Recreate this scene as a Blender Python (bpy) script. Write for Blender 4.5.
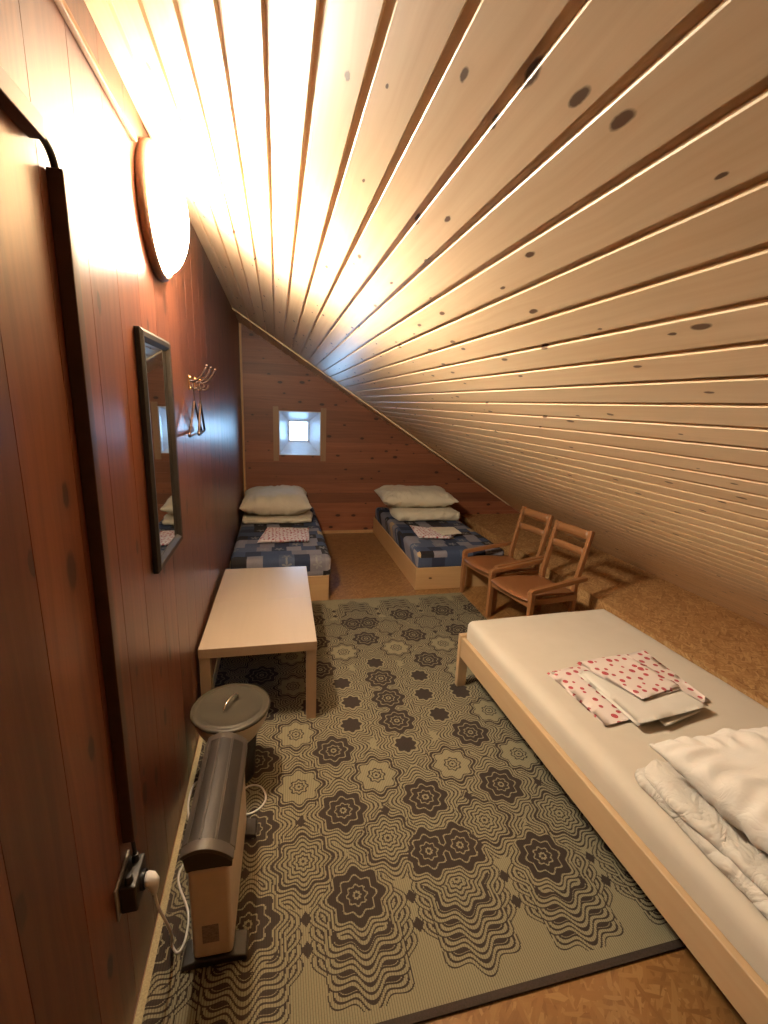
import bpy, bmesh, math, random
from mathutils import Vector, Matrix, noise
random.seed(7)
for o in list(bpy.data.objects): bpy.data.objects.remove(o)
S = bpy.context.scene
COL = S.collection

# ------------------------------------------------------------------ camera
cam_d = bpy.data.cameras.new('camera'); cam = bpy.data.objects.new('camera', cam_d); COL.objects.link(cam)
yaw, pit, rol = 0.2371, 0.2329, 0.0420
FPX, CAMH = 450.0, 1.6105
def rot_rows():
    cy, sy, cp, sp, cr, sr = math.cos(yaw), math.sin(yaw), math.cos(pit), math.sin(pit), math.cos(rol), math.sin(rol)
    B = Matrix(((1,0,0),(0,0,-1),(0,1,0)))
    Rz = Matrix(((cy,-sy,0),(sy,cy,0),(0,0,1)))
    Rx = Matrix(((1,0,0),(0,cp,-sp),(0,sp,cp)))
    Ry = Matrix(((cr,-sr,0),(sr,cr,0),(0,0,1)))
    return Ry @ Rx @ B @ Rz
R = rot_rows()
M = Matrix.Identity(4)
for i in range(3):
    M[i][0] = R[0][i]; M[i][1] = -R[1][i]; M[i][2] = -R[2][i]
M[2][3] = CAMH
cam.matrix_world = M
cam_d.sensor_fit = 'HORIZONTAL'; cam_d.sensor_width = 36.0
cam_d.lens = FPX / 768.0 * 36.0
cam_d.clip_start = 0.02
S.camera = cam

# ------------------------------------------------------------------ light and exposure
LAMP_STRENGTH = 315.0
LAMP_COLOR = (1.0, 0.85, 0.65)
SKY_STRENGTH = 36.0
S.view_settings.view_transform = 'Standard'
S.view_settings.look = 'None'
S.view_settings.gamma = 1.0
S.view_settings.use_curve_mapping = False
S.view_settings.exposure = 0.0
W = bpy.data.worlds.new('sky'); S.world = W; W.use_nodes = True
W.node_tree.nodes['Background'].inputs[0].default_value = (0.38, 0.66, 1.0, 1)
W.node_tree.nodes['Background'].inputs[1].default_value = SKY_STRENGTH
pl = bpy.data.lights.new('window_portal', 'AREA'); pl.shape = 'RECTANGLE'; pl.size = 0.3; pl.size_y = 0.3
pl.cycles.is_portal = True
plo = bpy.data.objects.new('window_portal', pl); COL.objects.link(plo)
plo.location = (0.262, 5.86, 1.245); plo.rotation_euler = (-math.pi/2, 0, 0)

# ------------------------------------------------------------------ room numbers
XW, YE, YB = -0.392, 5.502, -1.4          # left wall, end wall, back wall
ZC, SL = 2.43, 0.60                        # ceiling height at left wall, slope
CA = math.atan(SL)
BX, BZ = 2.40, 0.22                        # OSB bench front and height
def ceil_z(x): return ZC - SL*(x - XW)
XR = XW + (ZC - BZ)/SL

# ------------------------------------------------------------------ node helper
class G:
    def __init__(s, name):
        s.m = bpy.data.materials.new(name); s.m.use_nodes = True
        s.t = s.m.node_tree; s.t.nodes.clear()
        s.out = s.t.nodes.new('ShaderNodeOutputMaterial')
    def n(s, typ, **kw):
        nd = s.t.nodes.new(typ)
        for k, v in kw.items(): setattr(nd, k, v)
        return nd
    def put(s, sock, v):
        if hasattr(v, 'is_output'): s.t.links.new(v, sock)
        elif v is not None:
            if isinstance(v, (tuple, list)) and sock.type == 'RGBA' and len(v) == 3: v = (*v, 1)
            sock.default_value = v
    def ma(s, op, a, b=None, c=None):
        nd = s.n('ShaderNodeMath', operation=op)
        s.put(nd.inputs[0], a)
        if b is not None: s.put(nd.inputs[1], b)
        if c is not None: s.put(nd.inputs[2], c)
        return nd.outputs[0]
    def vm(s, op, a, b=None, out=0, scale=None):
        nd = s.n('ShaderNodeVectorMath', operation=op)
        s.put(nd.inputs[0], a)
        if b is not None: s.put(nd.inputs[1], b)
        if scale is not None: s.put(nd.inputs['Scale'], scale)
        return nd.outputs[out]
    def co(s, kind='Object'): return s.n('ShaderNodeTexCoord').outputs[kind]
    def xyz(s, v):
        nd = s.n('ShaderNodeSeparateXYZ'); s.put(nd.inputs[0], v); return nd.outputs
    def cxyz(s, x, y, z=0.0):
        nd = s.n('ShaderNodeCombineXYZ'); s.put(nd.inputs[0], x); s.put(nd.inputs[1], y); s.put(nd.inputs[2], z); return nd.outputs[0]
    def noise(s, v, scale=1, detail=3, rough=.5, dist=0, out=0):
        nd = s.n('ShaderNodeTexNoise'); s.put(nd.inputs['Vector'], v); nd.inputs['Scale'].default_value = scale
        nd.inputs['Detail'].default_value = detail; nd.inputs['Roughness'].default_value = rough
        nd.inputs['Distortion'].default_value = dist
        return nd.outputs[out]
    def white(s, v, out='Value', dim='3D'):
        nd = s.n('ShaderNodeTexWhiteNoise', noise_dimensions=dim)
        s.put(nd.inputs['W' if dim == '1D' else 'Vector'], v); return nd.outputs[out]
    def vor(s, v, scale=1, rnd=1, feature='F1', dim='2D'):
        nd = s.n('ShaderNodeTexVoronoi', voronoi_dimensions=dim, feature=feature)
        s.put(nd.inputs['Vector'], v); nd.inputs['Scale'].default_value = scale; nd.inputs['Randomness'].default_value = rnd
        return nd.outputs
    def ramp(s, f, stops, interp='LINEAR'):
        nd = s.n('ShaderNodeValToRGB'); cr = nd.color_ramp; cr.interpolation = interp
        while len(cr.elements) < len(stops): cr.elements.new(0.5)
        for e, (p, c) in zip(cr.elements, stops):
            e.position = p; e.color = (*c, 1) if len(c) == 3 else c
        s.put(nd.inputs[0], f); return nd.outputs[0]
    def mr(s, f, a, b, c=0.0, d=1.0):
        nd = s.n('ShaderNodeMapRange'); s.put(nd.inputs[0], f)
        for i, v in enumerate((a, b, c, d)): s.put(nd.inputs[i+1], v)
        return nd.outputs[0]
    def mix(s, f, a, b, mode='MIX'):
        nd = s.n('ShaderNodeMix', data_type='RGBA', blend_type=mode)
        s.put(nd.inputs[0], f); s.put(nd.inputs[6], a); s.put(nd.inputs[7], b); return nd.outputs[2]
    def mixv(s, f, a, b):
        nd = s.n('ShaderNodeMix', data_type='VECTOR')
        s.put(nd.inputs[0], f); s.put(nd.inputs[4], a); s.put(nd.inputs[5], b); return nd.outputs[1]
    def bump(s, h, strength=.3, dist=.01):
        nd = s.n('ShaderNodeBump'); s.put(nd.inputs['Height'], h)
        nd.inputs['Strength'].default_value = strength; nd.inputs['Distance'].default_value = dist
        return nd.outputs[0]
    def pbr(s, col, rough=.5, metal=0, normal=None, coat=0, coat_rough=.1, spec=None, sheen=0):
        b = s.n('ShaderNodeBsdfPrincipled')
        s.put(b.inputs['Base Color'], col); s.put(b.inputs['Roughness'], rough); s.put(b.inputs['Metallic'], metal)
        if normal is not None: s.put(b.inputs['Normal'], normal)
        b.inputs['Coat Weight'].default_value = coat; b.inputs['Coat Roughness'].default_value = coat_rough
        if spec is not None: b.inputs['Specular IOR Level'].default_value = spec
        if sheen: b.inputs['Sheen Weight'].default_value = sheen
        s.t.links.new(b.outputs[0], s.out.inputs[0]); return s.m

def plain(name, col, rough=.5, metal=0, coat=0, var=.12, scale=30, bump=.0):
    g = G(name); v = g.co()
    f = g.noise(v, scale, 3)
    c0 = tuple(max(0, c*(1-var)) for c in col); c1 = tuple(min(1, c*(1+var)) for c in col)
    nrm = g.bump(f, bump, .002) if bump else None
    return g.pbr(g.ramp(f, [(.3, c0), (.7, c1)]), rough, metal, nrm, coat)

# u across boards, w along grain ('xyz' letters)
def wood(name, light, dark, across='x', along='y', pitch=None, off=0.0, rough=.45, coat=0, coat_rough=.15, knots=.5, knot_col=(.08,.03,.012), contrast=1.0, board_var=.18, fine=55, ku=8.0, kw=4.5, kmin=.035, kmax=.12):
    g = G(name); o = g.xyz(g.co()); ix = {'x':0, 'y':1, 'z':2}
    u, w = o[ix[across]], o[ix[along]]
    third = [o[i] for i in range(3) if i not in (ix[across], ix[along])][0]
    if pitch:
        idx = g.ma('FLOOR', g.ma('DIVIDE', g.ma('SUBTRACT', u, off), pitch))
        rv = g.white(idx, dim='1D')
        w2 = g.ma('ADD', w, g.ma('MULTIPLY', rv, 37.0)); u2 = g.ma('ADD', u, g.ma('MULTIPLY', rv, 11.0))
    else:
        rv, w2, u2 = None, w, u
    warp = g.noise(g.cxyz(g.ma('MULTIPLY', u2, 8), g.ma('MULTIPLY', w2, 2.2), third), 1, 2)
    uu = g.ma('ADD', u2, g.ma('MULTIPLY', g.ma('SUBTRACT', warp, .5), .05))
    grain = g.noise(g.cxyz(g.ma('MULTIPLY', uu, fine), g.ma('MULTIPLY', w2, 1.3), g.ma('MULTIPLY', third, 20)), 1, 4, .6)
    big = g.noise(g.cxyz(g.ma('MULTIPLY', uu, 9), g.ma('MULTIPLY', w2, 1.0), third), 1, 2)
    f = g.ma('ADD', g.ma('MULTIPLY', grain, .6), g.ma('MULTIPLY', big, .4))
    f = g.ma('ADD', g.ma('MULTIPLY', g.ma('SUBTRACT', f, .5), 1.6*contrast), .5)
    col = g.mix(g.ma('MINIMUM', g.ma('MAXIMUM', f, 0.0), 1.0), dark, light)
    if rv is not None:
        br = g.mr(g.white(g.ma('ADD', idx, .37), dim='1D'), 0, 1, 1-board_var, 1+board_var)
        col = g.mix(1.0, col, g.cxyz(br, br, br), 'MULTIPLY')
    if knots:
        vo = g.vor(g.cxyz(g.ma('MULTIPLY', u2, ku), g.ma('MULTIPLY', w2, kw)), 1, 1)
        kr = g.xyz(vo['Color'])
        wob = g.noise(g.cxyz(g.ma('MULTIPLY', u2, 90), g.ma('MULTIPLY', w2, 50)), 1, 2)
        size = g.ma('MULTIPLY', g.ma('GREATER_THAN', kr[0], 1-knots), g.mr(kr[1], 0, 1, kmin, kmax))
        d = g.ma('SUBTRACT', vo['Distance'], g.ma('MULTIPLY', g.ma('SUBTRACT', wob, .5), .05))
        core = g.mr(d, g.ma('MULTIPLY', size, .68), size, 1, 0)
        core = g.ma('MULTIPLY', core, g.ma('GREATER_THAN', size, .001))
        halo = g.mr(d, 0.0, g.ma('ADD', g.ma('MULTIPLY', size, 2.6), .0001), .35, 0)
        halo = g.ma('MULTIPLY', halo, g.ma('GREATER_THAN', size, .001))
        col = g.mix(halo, col, dark)
        col = g.mix(g.ma('MULTIPLY', core, .92), col, knot_col)
    nrm = g.bump(grain, .08, .002)
    return g.pbr(col, rough, 0, nrm, coat, coat_rough)

def osb(name, tint=(1,1,1), rough=.5, coat=0.2, con=1.0):
    g = G(name); v = g.co(); layers = []
    o = g.xyz(v)
    flat = g.cxyz(g.ma('ADD', o[0], o[2]), o[1])
    for i, a in enumerate((.3, 1.5, -.7, 2.3)):
        mp = g.n('ShaderNodeMapping'); mp.inputs['Rotation'].default_value = (0, 0, a); mp.inputs['Scale'].default_value = (1, 1, 1)
        mp.inputs['Location'].default_value = (i*3.1, i*1.7, 0)
        g.put(mp.inputs['Vector'], flat)
        w = g.vm('ADD', mp.outputs[0], g.vm('SCALE', g.noise(flat, 6, 1, out=1), scale=.02))
        w = g.vm('MULTIPLY', w, (16, 85, 1))
        vo = g.vor(w, 1, 1)
        c = g.xyz(vo['Color'])
        gr = g.noise(g.vm('MULTIPLY', w, (.6, 6, 1)), 1, 3)
        layers.append((g.ma('ADD', g.ma('MULTIPLY', c[0], .75), g.ma('MULTIPLY', gr, .3)), c[1]))
    val, pr = layers[0]
    for b, p in layers[1:]:
        k = g.ma('GREATER_THAN', p, pr)
        val = g.ma('ADD', g.ma('MULTIPLY', b, k), g.ma('MULTIPLY', val, g.ma('SUBTRACT', 1.0, k)))
        pr = g.ma('MAXIMUM', p, pr)
    t = tint; val = g.ma('ADD', g.ma('MULTIPLY', g.ma('SUBTRACT', val, .55), con), .55)
    st = [(.02,(.26,.125,.045)), (.25,(.385,.205,.08)), (.6,(.46,.26,.105)), (.98,(.60,.39,.18))]
    st = [(p, tuple(c[i]*t[i] for i in range(3))) for p, c in st]
    return g.pbr(g.ramp(val, st), rough, 0, g.bump(val, .12, .003), coat, .25)

# ------------------------------------------------------------------ materials
M_ceil = wood('ceiling_pine', (.88,.69,.46), (.70,.47,.255), 'x', 'y', pitch=.0907, off=.0835, rough=.45, coat=.3, coat_rough=.34, knots=.62, contrast=1.15, board_var=.07, knot_col=(.085,.030,.010), kmin=.025, kmax=.095, ku=10.5, kw=4.0)
M_wall = wood('stained_wall_pine', (.190,.063,.030), (.070,.018,.009), 'y', 'z', pitch=.19, off=.05, rough=.40, coat=.22, coat_rough=.24, knots=.55, contrast=1.5, board_var=.28, ku=7, kw=3.4, kmin=.05, kmax=.17, knot_col=(.020,.006,.003))
M_end = wood('stained_end_pine', (.34,.126,.058), (.165,.050,.022), 'z', 'x', pitch=.125, off=.02, rough=.5, coat=.12, coat_rough=.35, knots=.5, contrast=1.3, board_var=.26, knot_col=(.035,.010,.005), kmax=.16)
M_strip = wood('pine_strip', (.62,.38,.17), (.47,.26,.10), 'x', 'y', rough=.45, knots=0)
M_pale = wood('pale_pine_strip', (.86,.68,.44), (.76,.56,.33), 'x', 'y', rough=.45, knots=0)
M_stripe = wood('brown_trim_wood', (.40,.23,.12), (.29,.15,.07), 'x', 'z', rough=.45, knots=0)
M_osb = osb('osb_floor_board', (.56,.49,.39), .42, .22)
M_osb2 = osb('osb_bench_board', (.97,.92,.86), .55, .1, 1.15)
M_bedpine = wood('bed_pine', (.52,.37,.215), (.42,.27,.14), 'x', 'y', rough=.5, knots=.12, contrast=.9)
M_boxpine = wood('box_bed_pine', (.54,.35,.165), (.41,.235,.10), 'z', 'x', rough=.5, knots=.3)
M_birch = wood('birch_veneer', (.47,.38,.285), (.40,.31,.22), 'x', 'y', rough=.38, coat=.2, knots=0, contrast=.55, fine=35)
M_birch_edge = wood('birch_edge', (.37,.25,.15), (.30,.19,.11), 'x', 'z', rough=.45, knots=0, contrast=.5)
M_chair = wood('chair_beech', (.33,.148,.056), (.25,.103,.036), 'x', 'z', rough=.35, coat=.4, knots=0, contrast=.6)
M_seat = wood('chair_plywood', (.30,.125,.047), (.235,.088,.032), 'y', 'x', rough=.35, coat=.4, knots=0, contrast=.6)
M_black = plain('black_paint', (.010,.008,.007), .5)
M_trunk = plain('dark_brown_plastic', (.045,.020,.012), .4)
M_sockblk = plain('black_plastic', (.012,.010,.010), .35)
M_grey = plain('grey_plastic', (.25,.22,.20), .5)
M_white = plain('white_plastic', (.80,.76,.70), .4, var=.04)
M_cord = plain('white_cable', (.74,.70,.63), .45, var=.05)
M_heater = plain('cream_enamel', (.66,.54,.42), .4, var=.04)
M_hood = plain('hood_plastic', (.062,.052,.042), .35, var=.08)
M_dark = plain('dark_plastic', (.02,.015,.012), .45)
M_slat = plain('dark_grille', (.020,.015,.012), .45)
M_label = plain('grey_label', (.22,.18,.15), .6, var=.35, scale=160)
M_lid = plain('olive_grey_lid', (.042,.036,.024), .45, var=.06, scale=8)
M_pail = plain('cream_pail', (.60,.53,.42), .38, var=.05)
M_chrome = plain('chrome', (.75,.72,.68), .15, 1, var=.02)
M_brass = plain('brass', (.78,.52,.22), .22, 1, var=.05)
M_iron = plain('dark_iron', (.05,.03,.025), .35, .6)
M_upvc = plain('white_window_plastic', (.74,.78,.84), .35, var=.03)
M_rim = plain('brown_lamp_rim', (.10,.04,.018), .4)
M_bindd = plain('dark_binding', (.030,.019,.013), .9, var=.3, scale=300)
M_bindl = plain('light_binding', (.42,.35,.20), .9, var=.2, scale=200)

def cloth_mat(name, col, col2=None, scale=500, rough=.9, crease=0):
    g = G(name); v = g.co()
    w = g.noise(v, scale, 2); b = g.noise(v, 7, 2)
    col2 = col2 or tuple(c*.93 for c in col)
    h = g.bump(w, .08, .001)
    if crease:
        o = g.xyz(v)
        wv = g.noise(v, 5, 2, out=1)
        vv = g.vm('ADD', v, g.vm('SCALE', wv, scale=.12))
        rd = g.noise(vv, 13, 3, .55, .6)
        ridge = g.ma('ABSOLUTE', g.ma('SUBTRACT', rd, .5))
        h = g.bump(g.ma('POWER', ridge, .7), crease, .03)
    return g.pbr(g.mix(g.mr(b, .35, .65), col2, col), rough, 0, h, sheen=.15)
M_sheet = cloth_mat('cream_sheet', (.53,.465,.37), (.505,.44,.345))
M_pillow = cloth_mat('white_pillowcase', (.60,.545,.47), crease=.16)
M_duvet = cloth_mat('white_duvet', (.585,.53,.45), crease=.55)
M_linen = cloth_mat('white_linen', (.60,.55,.47))
M_cream = cloth_mat('ecru_pillow', (.66,.58,.43), crease=.3)

def dots(name, base=(.63,.53,.47), dot=(.36,.04,.05), scale=21, r0=.12, r1=.31):
    g = G(name); o = g.xyz(g.co()); v = g.cxyz(o[0], o[1])
    vo = g.vor(v, scale, .62); c = g.xyz(vo['Color'])
    r = g.mr(c[0], 0, 1, r0, r1)
    k = g.ma('LESS_THAN', vo['Distance'], r)
    k2 = g.ma('LESS_THAN', g.ma('ABSOLUTE', g.ma('SUBTRACT', vo['Distance'], g.ma('MULTIPLY', r, .55))), .025)
    col = g.mix(k, base, dot)
    col = g.mix(g.ma('MULTIPLY', k2, .55), col, tuple(min(1, d*1.2+.08) for d in dot))
    return g.pbr(col, .9, 0, g.bump(g.noise(v, 500, 1), .08, .001))
M_dots = dots('red_dotted_cotton')
M_dots2 = dots('small_dotted_cotton', (.76,.68,.66), (.42,.07,.09), 30, .15, .36)

def patch_mat(name):
    g = G(name); o = g.xyz(g.co())
    x = g.ma('ADD', o[0], 3.0)
    y = g.ma('SUBTRACT', o[1], o[2])
    sx, sy = .125, .115
    row = g.ma('FLOOR', g.ma('DIVIDE', y, sy))
    xo = g.ma('ADD', x, g.ma('MULTIPLY', g.white(row, dim='1D'), .09))
    cx = g.ma('FLOOR', g.ma('DIVIDE', xo, sx))
    fx = g.ma('SUBTRACT', g.ma('DIVIDE', xo, sx), cx); fy = g.ma('SUBTRACT', g.ma('DIVIDE', y, sy), row)
    rnd = g.white(g.cxyz(cx, row), out='Value'); rc = g.xyz(g.white(g.cxyz(cx, row, 5.0), out='Color'))
    pal = g.ramp(rnd, [(0,(.016,.026,.062)), (.20,(.24,.225,.25)), (.42,(.045,.068,.130)), (.60,(.012,.011,.014)), (.74,(.20,.19,.22)), (.86,(.075,.10,.165)), (.95,(.48,.33,.17))], 'CONSTANT')
    # leaf motif
    ax = g.ma('SUBTRACT', fx, .5); ay = g.ma('SUBTRACT', fy, .5)
    ang = g.ma('ARCTAN2', ay, ax); rr = g.ma('SQRT', g.ma('ADD', g.ma('MULTIPLY', ax, ax), g.ma('MULTIPLY', ay, ay)))
    leaf = g.ma('MULTIPLY', .34, g.ma('ABSOLUTE', g.ma('COSINE', g.ma('ADD', g.ma('MULTIPLY', ang, 2.5), g.ma('MULTIPLY', rc[0], 6.0)))))
    lk = g.ma('MULTIPLY', g.ma('LESS_THAN', rr, leaf), g.ma('GREATER_THAN', rc[1], .60))
    col = g.mix(g.ma('MULTIPLY', lk, .65), pal, (.30,.29,.28))
    weave = g.noise(g.cxyz(x, y), 90, 2)
    col = g.mix(.25, col, g.mix(weave, (.03,.03,.04), (.5,.48,.5)), 'OVERLAY')
    return g.pbr(col, .9, 0, g.bump(weave, .1, .002))
M_patch = patch_mat('blue_patchwork_cover')

def rug_mat():
    g = G('flower_rug'); o = g.xyz(g.co())
    rib = .0074
    xr = g.ma('DIVIDE', o[0], rib); xi = g.ma('FLOOR', xr)
    xq = g.ma('MULTIPLY', g.ma('ADD', g.ma('FLOOR', g.ma('MULTIPLY', xr, 2.0)), .5), rib*.5)
    yq = o[1]
    X = g.ma('ABSOLUTE', g.ma('SUBTRACT', xq, .590)); Y = g.ma('ABSOLUTE', g.ma('SUBTRACT', yq, 2.150))
    P = g.cxyz(X, Y)
    # kind rides in z: 1 dark flower, 2 light flower, 3 solid dark, 0 band
    casc = []
    for cx in (0.0, .35, .70, 1.0):
        for k in range(4, 0, -1): casc.append((cx, (.975 if cx == 0 else 1.0) + .040*k, 0, .148))
    flowers = [(0,0,1),(.35,.34,1),(.35,.67,1),(0,.67,1),(.35,1.0,1),(.062,.90,1),(.70,.69,1),(.70,1.02,1),(.70,.34,1),(.70,0,1),
               (.52,.20,4),(.18,.52,4),(.52,.52,4),(.20,.82,2),(.52,.85,2),(.87,.52,2),(.87,.17,2),(.87,.85,2),
               (0,.36,3),(.24,.18,3),(.21,0,3),(.43,.02,3),(0,.19,1),(.98,.34,1),(.98,.69,1),(.98,1.02,1)]
    def flower_r(v):
        q = g.xyz(v)
        a = g.ma('ARCTAN2', q[1], q[0]); l = g.ma('SQRT', g.ma('ADD', g.ma('MULTIPLY', q[0], q[0]), g.ma('MULTIPLY', q[1], q[1])))
        return g.ma('DIVIDE', l, g.ma('ADD', 1.0, g.ma('MULTIPLY', .11, g.ma('COSINE', g.ma('MULTIPLY', a, 8.0)))))
    best = .17; bestv = None; kind = None
    bestv = (0.3, 0.3, 0.0)
    first = True
    bestd = .155; bv = None
    for cx, cy, kd, rad in casc:
        d = g.vm('SUBTRACT', P, (cx, cy, -10.0*0))
        r = flower_r(d)
        k = g.ma('LESS_THAN', r, rad)
        dz = g.vm('ADD', d, (0, 0, 10.0))
        if bv is None: bv = g.mixv(k, (0.0, .30, 10.0), dz)
        else: bv = g.mixv(k, bv, dz)
    # inside a band region the flowers above still win by distance
    inb = g.ma('LESS_THAN', g.vm('LENGTH', g.vm('MULTIPLY', bv, (1,1,0)), out=1), .2)
    bestd = g.ma('ADD', .128, 0.0)
    for cx, cy, kd in flowers:
        d = g.vm('SUBTRACT', P, (cx, cy, 0))
        l = g.vm('LENGTH', d, out=1)
        sc = {1:1.0, 2:1.12, 3:1.25, 4:1.12}[kd]
        l = g.ma('MULTIPLY', l, sc)
        if cy < .9: l = g.ma('MULTIPLY', l, .72)
        k = g.ma('LESS_THAN', l, bestd)
        bv = g.mixv(k, bv, g.vm('ADD', d, (0, 0, float(10*(kd+1)))))
        bestd = g.ma('MINIMUM', bestd, l)
    z = g.xyz(bv)[2]
    r = flower_r(bv)
    line = g.ma('LESS_THAN', g.ma('FRACT', g.ma('DIVIDE', r, .0160)), .38)
    def between(a, b): return g.ma('MULTIPLY', g.ma('GREATER_THAN', r, a), g.ma('LESS_THAN', r, b))
    def isk(k): return g.ma('LESS_THAN', g.ma('ABSOLUTE', g.ma('SUBTRACT', z, 10.0*(k+1))), 2.0)
    lim = g.ma('LESS_THAN', r, .20)
    lines = g.ma('MULTIPLY', line, lim)
    # dark flower: dark disc with light petal lines
    disc = between(.014, .090)
    light1 = g.ma('MAXIMUM', between(.029, .034), between(.058, .0635))
    dk1 = g.ma('MAXIMUM', g.ma('MULTIPLY', disc, g.ma('SUBTRACT', 1.0, light1)), g.ma('MULTIPLY', lines, g.ma('GREATER_THAN', r, .097)))
    dk1 = g.ma('MAXIMUM', dk1, g.ma('LESS_THAN', r, .007))
    dk2f = g.ma('MAXIMUM', lines, between(.092, .104))
    dk2 = g.ma('MAXIMUM', g.ma('MULTIPLY', lines, g.ma('SUBTRACT', 1.0, between(.044, .074))), between(.092, .105))
    dk3 = g.ma('MAXIMUM', g.ma('LESS_THAN', r, .050), g.ma('MULTIPLY', lines, g.ma('GREATER_THAN', r, .060)))
    dk0 = g.ma('MAXIMUM', line, between(.1005, .110))
    dk0 = g.ma('MULTIPLY', dk0, g.ma('LESS_THAN', r, .150))
    dark = 0.0
    for k, dk in ((0, dk0), (1, dk1), (2, dk2f), (3, dk3), (4, dk2)):
        t = g.ma('MULTIPLY', isk(k), dk)
        dark = t if dark == 0.0 else g.ma('MAXIMUM', dark, t)
    for kx, ky in ((.172,1.04),(.172,1.125),(.522,1.04),(.522,1.125),(.72,.855),(.18,.70),(.52,.69)):
        dd = g.xyz(g.vm('SUBTRACT', P, (kx, ky, 0)))
        man = g.ma('ADD', g.ma('ABSOLUTE', dd[0]), g.ma('MULTIPLY', g.ma('ABSOLUTE', dd[1]), .8))
        dark = g.ma('MAXIMUM', dark, g.ma('LESS_THAN', man, .019))
    dark = g.ma('MULTIPLY', dark, g.ma('LESS_THAN', Y, 1.30))
    fx = g.ma('FRACT', xr)
    groove = g.ma('GREATER_THAN', fx, .72)
    dash = g.ma('GREATER_THAN', g.ma('FRACT', g.ma('ADD', g.ma('DIVIDE', o[1], .0124), g.ma('MULTIPLY', g.ma('MODULO', xi, 2.0), .5))), .80)
    rv = g.noise(g.cxyz(o[0], o[1]), 2.5, 2)
    light = g.mix(rv, (.205,.182,.108), (.245,.219,.132))
    base = g.mix(g.ma('MULTIPLY', groove, .66), light, (.075,.050,.028))
    base = g.mix(g.ma('MULTIPLY', dash, .12), base, (.09,.06,.035))
    dk = g.mix(groove, (.027,.017,.012), (.018,.011,.008))
    col = g.mix(dark, base, dk)
    h = g.ma('ABSOLUTE', g.ma('SUBTRACT', fx, .5))
    return g.pbr(col, .92, 0, g.bump(g.ma('SUBTRACT', .5, h), .35, .003))
M_rug = rug_mat()

def mirror_mat():
    g = G('mirror_glass'); return g.pbr((.82,.86,.84), .02, 1)
M_mirror = mirror_mat()
def glass_mat():
    g = G('window_glass')
    fr = g.n('ShaderNodeFresnel'); fr.inputs[0].default_value = 1.45
    a = g.n('ShaderNodeBsdfTransparent'); b = g.n('ShaderNodeBsdfGlossy'); b.inputs['Roughness'].default_value = .02
    a.inputs[0].default_value = (.94,.97,.98,1)
    mx = g.n('ShaderNodeMixShader'); g.put(mx.inputs[0], fr.outputs[0])
    g.t.links.new(a.outputs[0], mx.inputs[1]); g.t.links.new(b.outputs[0], mx.inputs[2])
    g.t.links.new(mx.outputs[0], g.out.inputs[0]); return g.m
M_glass = glass_mat()
def lamp_mat():
    g = G('lit_opal_glass'); e = g.n('ShaderNodeEmission')
    e.inputs[0].default_value = (*LAMP_COLOR, 1); e.inputs[1].default_value = LAMP_STRENGTH
    g.t.links.new(e.outputs[0], g.out.inputs[0]); return g.m
M_opal = lamp_mat()

# ------------------------------------------------------------------ mesh helpers
def link(name, bm, mat, parent=None, smooth=False, loc=None):
    me = bpy.data.meshes.new(name); 
    bmesh.ops.recalc_face_normals(bm, faces=bm.faces[:])
    bm.to_mesh(me); bm.free()
    if smooth:
        for p in me.polygons: p.use_smooth = True
    me.materials.append(mat)
    o = bpy.data.objects.new(name, me); COL.objects.link(o)
    if parent is not None: o.parent = parent
    if loc: o.location = loc
    return o
def soft(o, w=.004, seg=2, angle=35):
    b = o.modifiers.new('bevel', 'BEVEL'); b.width = w; b.segments = seg; b.limit_method = 'ANGLE'; b.angle_limit = math.radians(angle)
    for p in o.data.polygons: p.use_smooth = True
    n = o.modifiers.new('normals', 'WEIGHTED_NORMAL'); n.keep_sharp = False
    return o
def box(bm, x0, x1, y0, y1, z0, z1):
    v = [bm.verts.new((x, y, z)) for x in (x0, x1) for y in (y0, y1) for z in (z0, z1)]
    for f in ((0,1,3,2),(4,6,7,5),(0,4,5,1),(2,3,7,6),(0,2,6,4),(1,5,7,3)): bm.faces.new([v[i] for i in f])
    return v
def nb(): return bmesh.new()
def boxbm(*a):
    bm = nb(); box(bm, *a); return bm
def prism(bm, prof, axis, a, b):
    """prof = 2D loop; axis 'y': (x,z), 'x': (y,z), 'z': (x,y)"""
    def P(p, t): return {'y':(p[0], t, p[1]), 'x':(t, p[0], p[1]), 'z':(p[0], p[1], t)}[axis]
    A = [bm.verts.new(P(p, a)) for p in prof]; B = [bm.verts.new(P(p, b)) for p in prof]
    n = len(prof)
    for i in range(n): bm.faces.new((A[i], A[(i+1) % n], B[(i+1) % n], B[i]))
    bm.faces.new(A[::-1]); bm.faces.new(B)
def tube(bm, pts, r, seg=8, cap=True, closed=False):
    pts = [Vector(p) for p in pts]; rings = []; n = len(pts)
    up = Vector((0, 0, 1)); prevn = None
    for i, p in enumerate(pts):
        if closed: d = pts[(i+1) % n] - pts[i-1]
        else: d = pts[min(i+1, n-1)] - pts[max(i-1, 0)]
        d.normalize()
        if prevn is None:
            a = up if abs(d.dot(up)) < .9 else Vector((1, 0, 0))
            nn = (a - d*a.dot(d)).normalized()
        else:
            nn = (prevn - d*prevn.dot(d)).normalized()
        prevn = nn; bb = d.cross(nn)
        rr = r[i] if isinstance(r, (list, tuple)) else r
        rings.append([bm.verts.new(p + (nn*math.cos(2*math.pi*k/seg) + bb*math.sin(2*math.pi*k/seg))*rr) for k in range(seg)])
    m = n if closed else n-1
    for i in range(m):
        A, B = rings[i], rings[(i+1) % n]
        for k in range(seg): bm.faces.new((A[k], A[(k+1) % seg], B[(k+1) % seg], B[k]))
    if cap and not closed: bm.faces.new(rings[0][::-1]); bm.faces.new(rings[-1])
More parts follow.
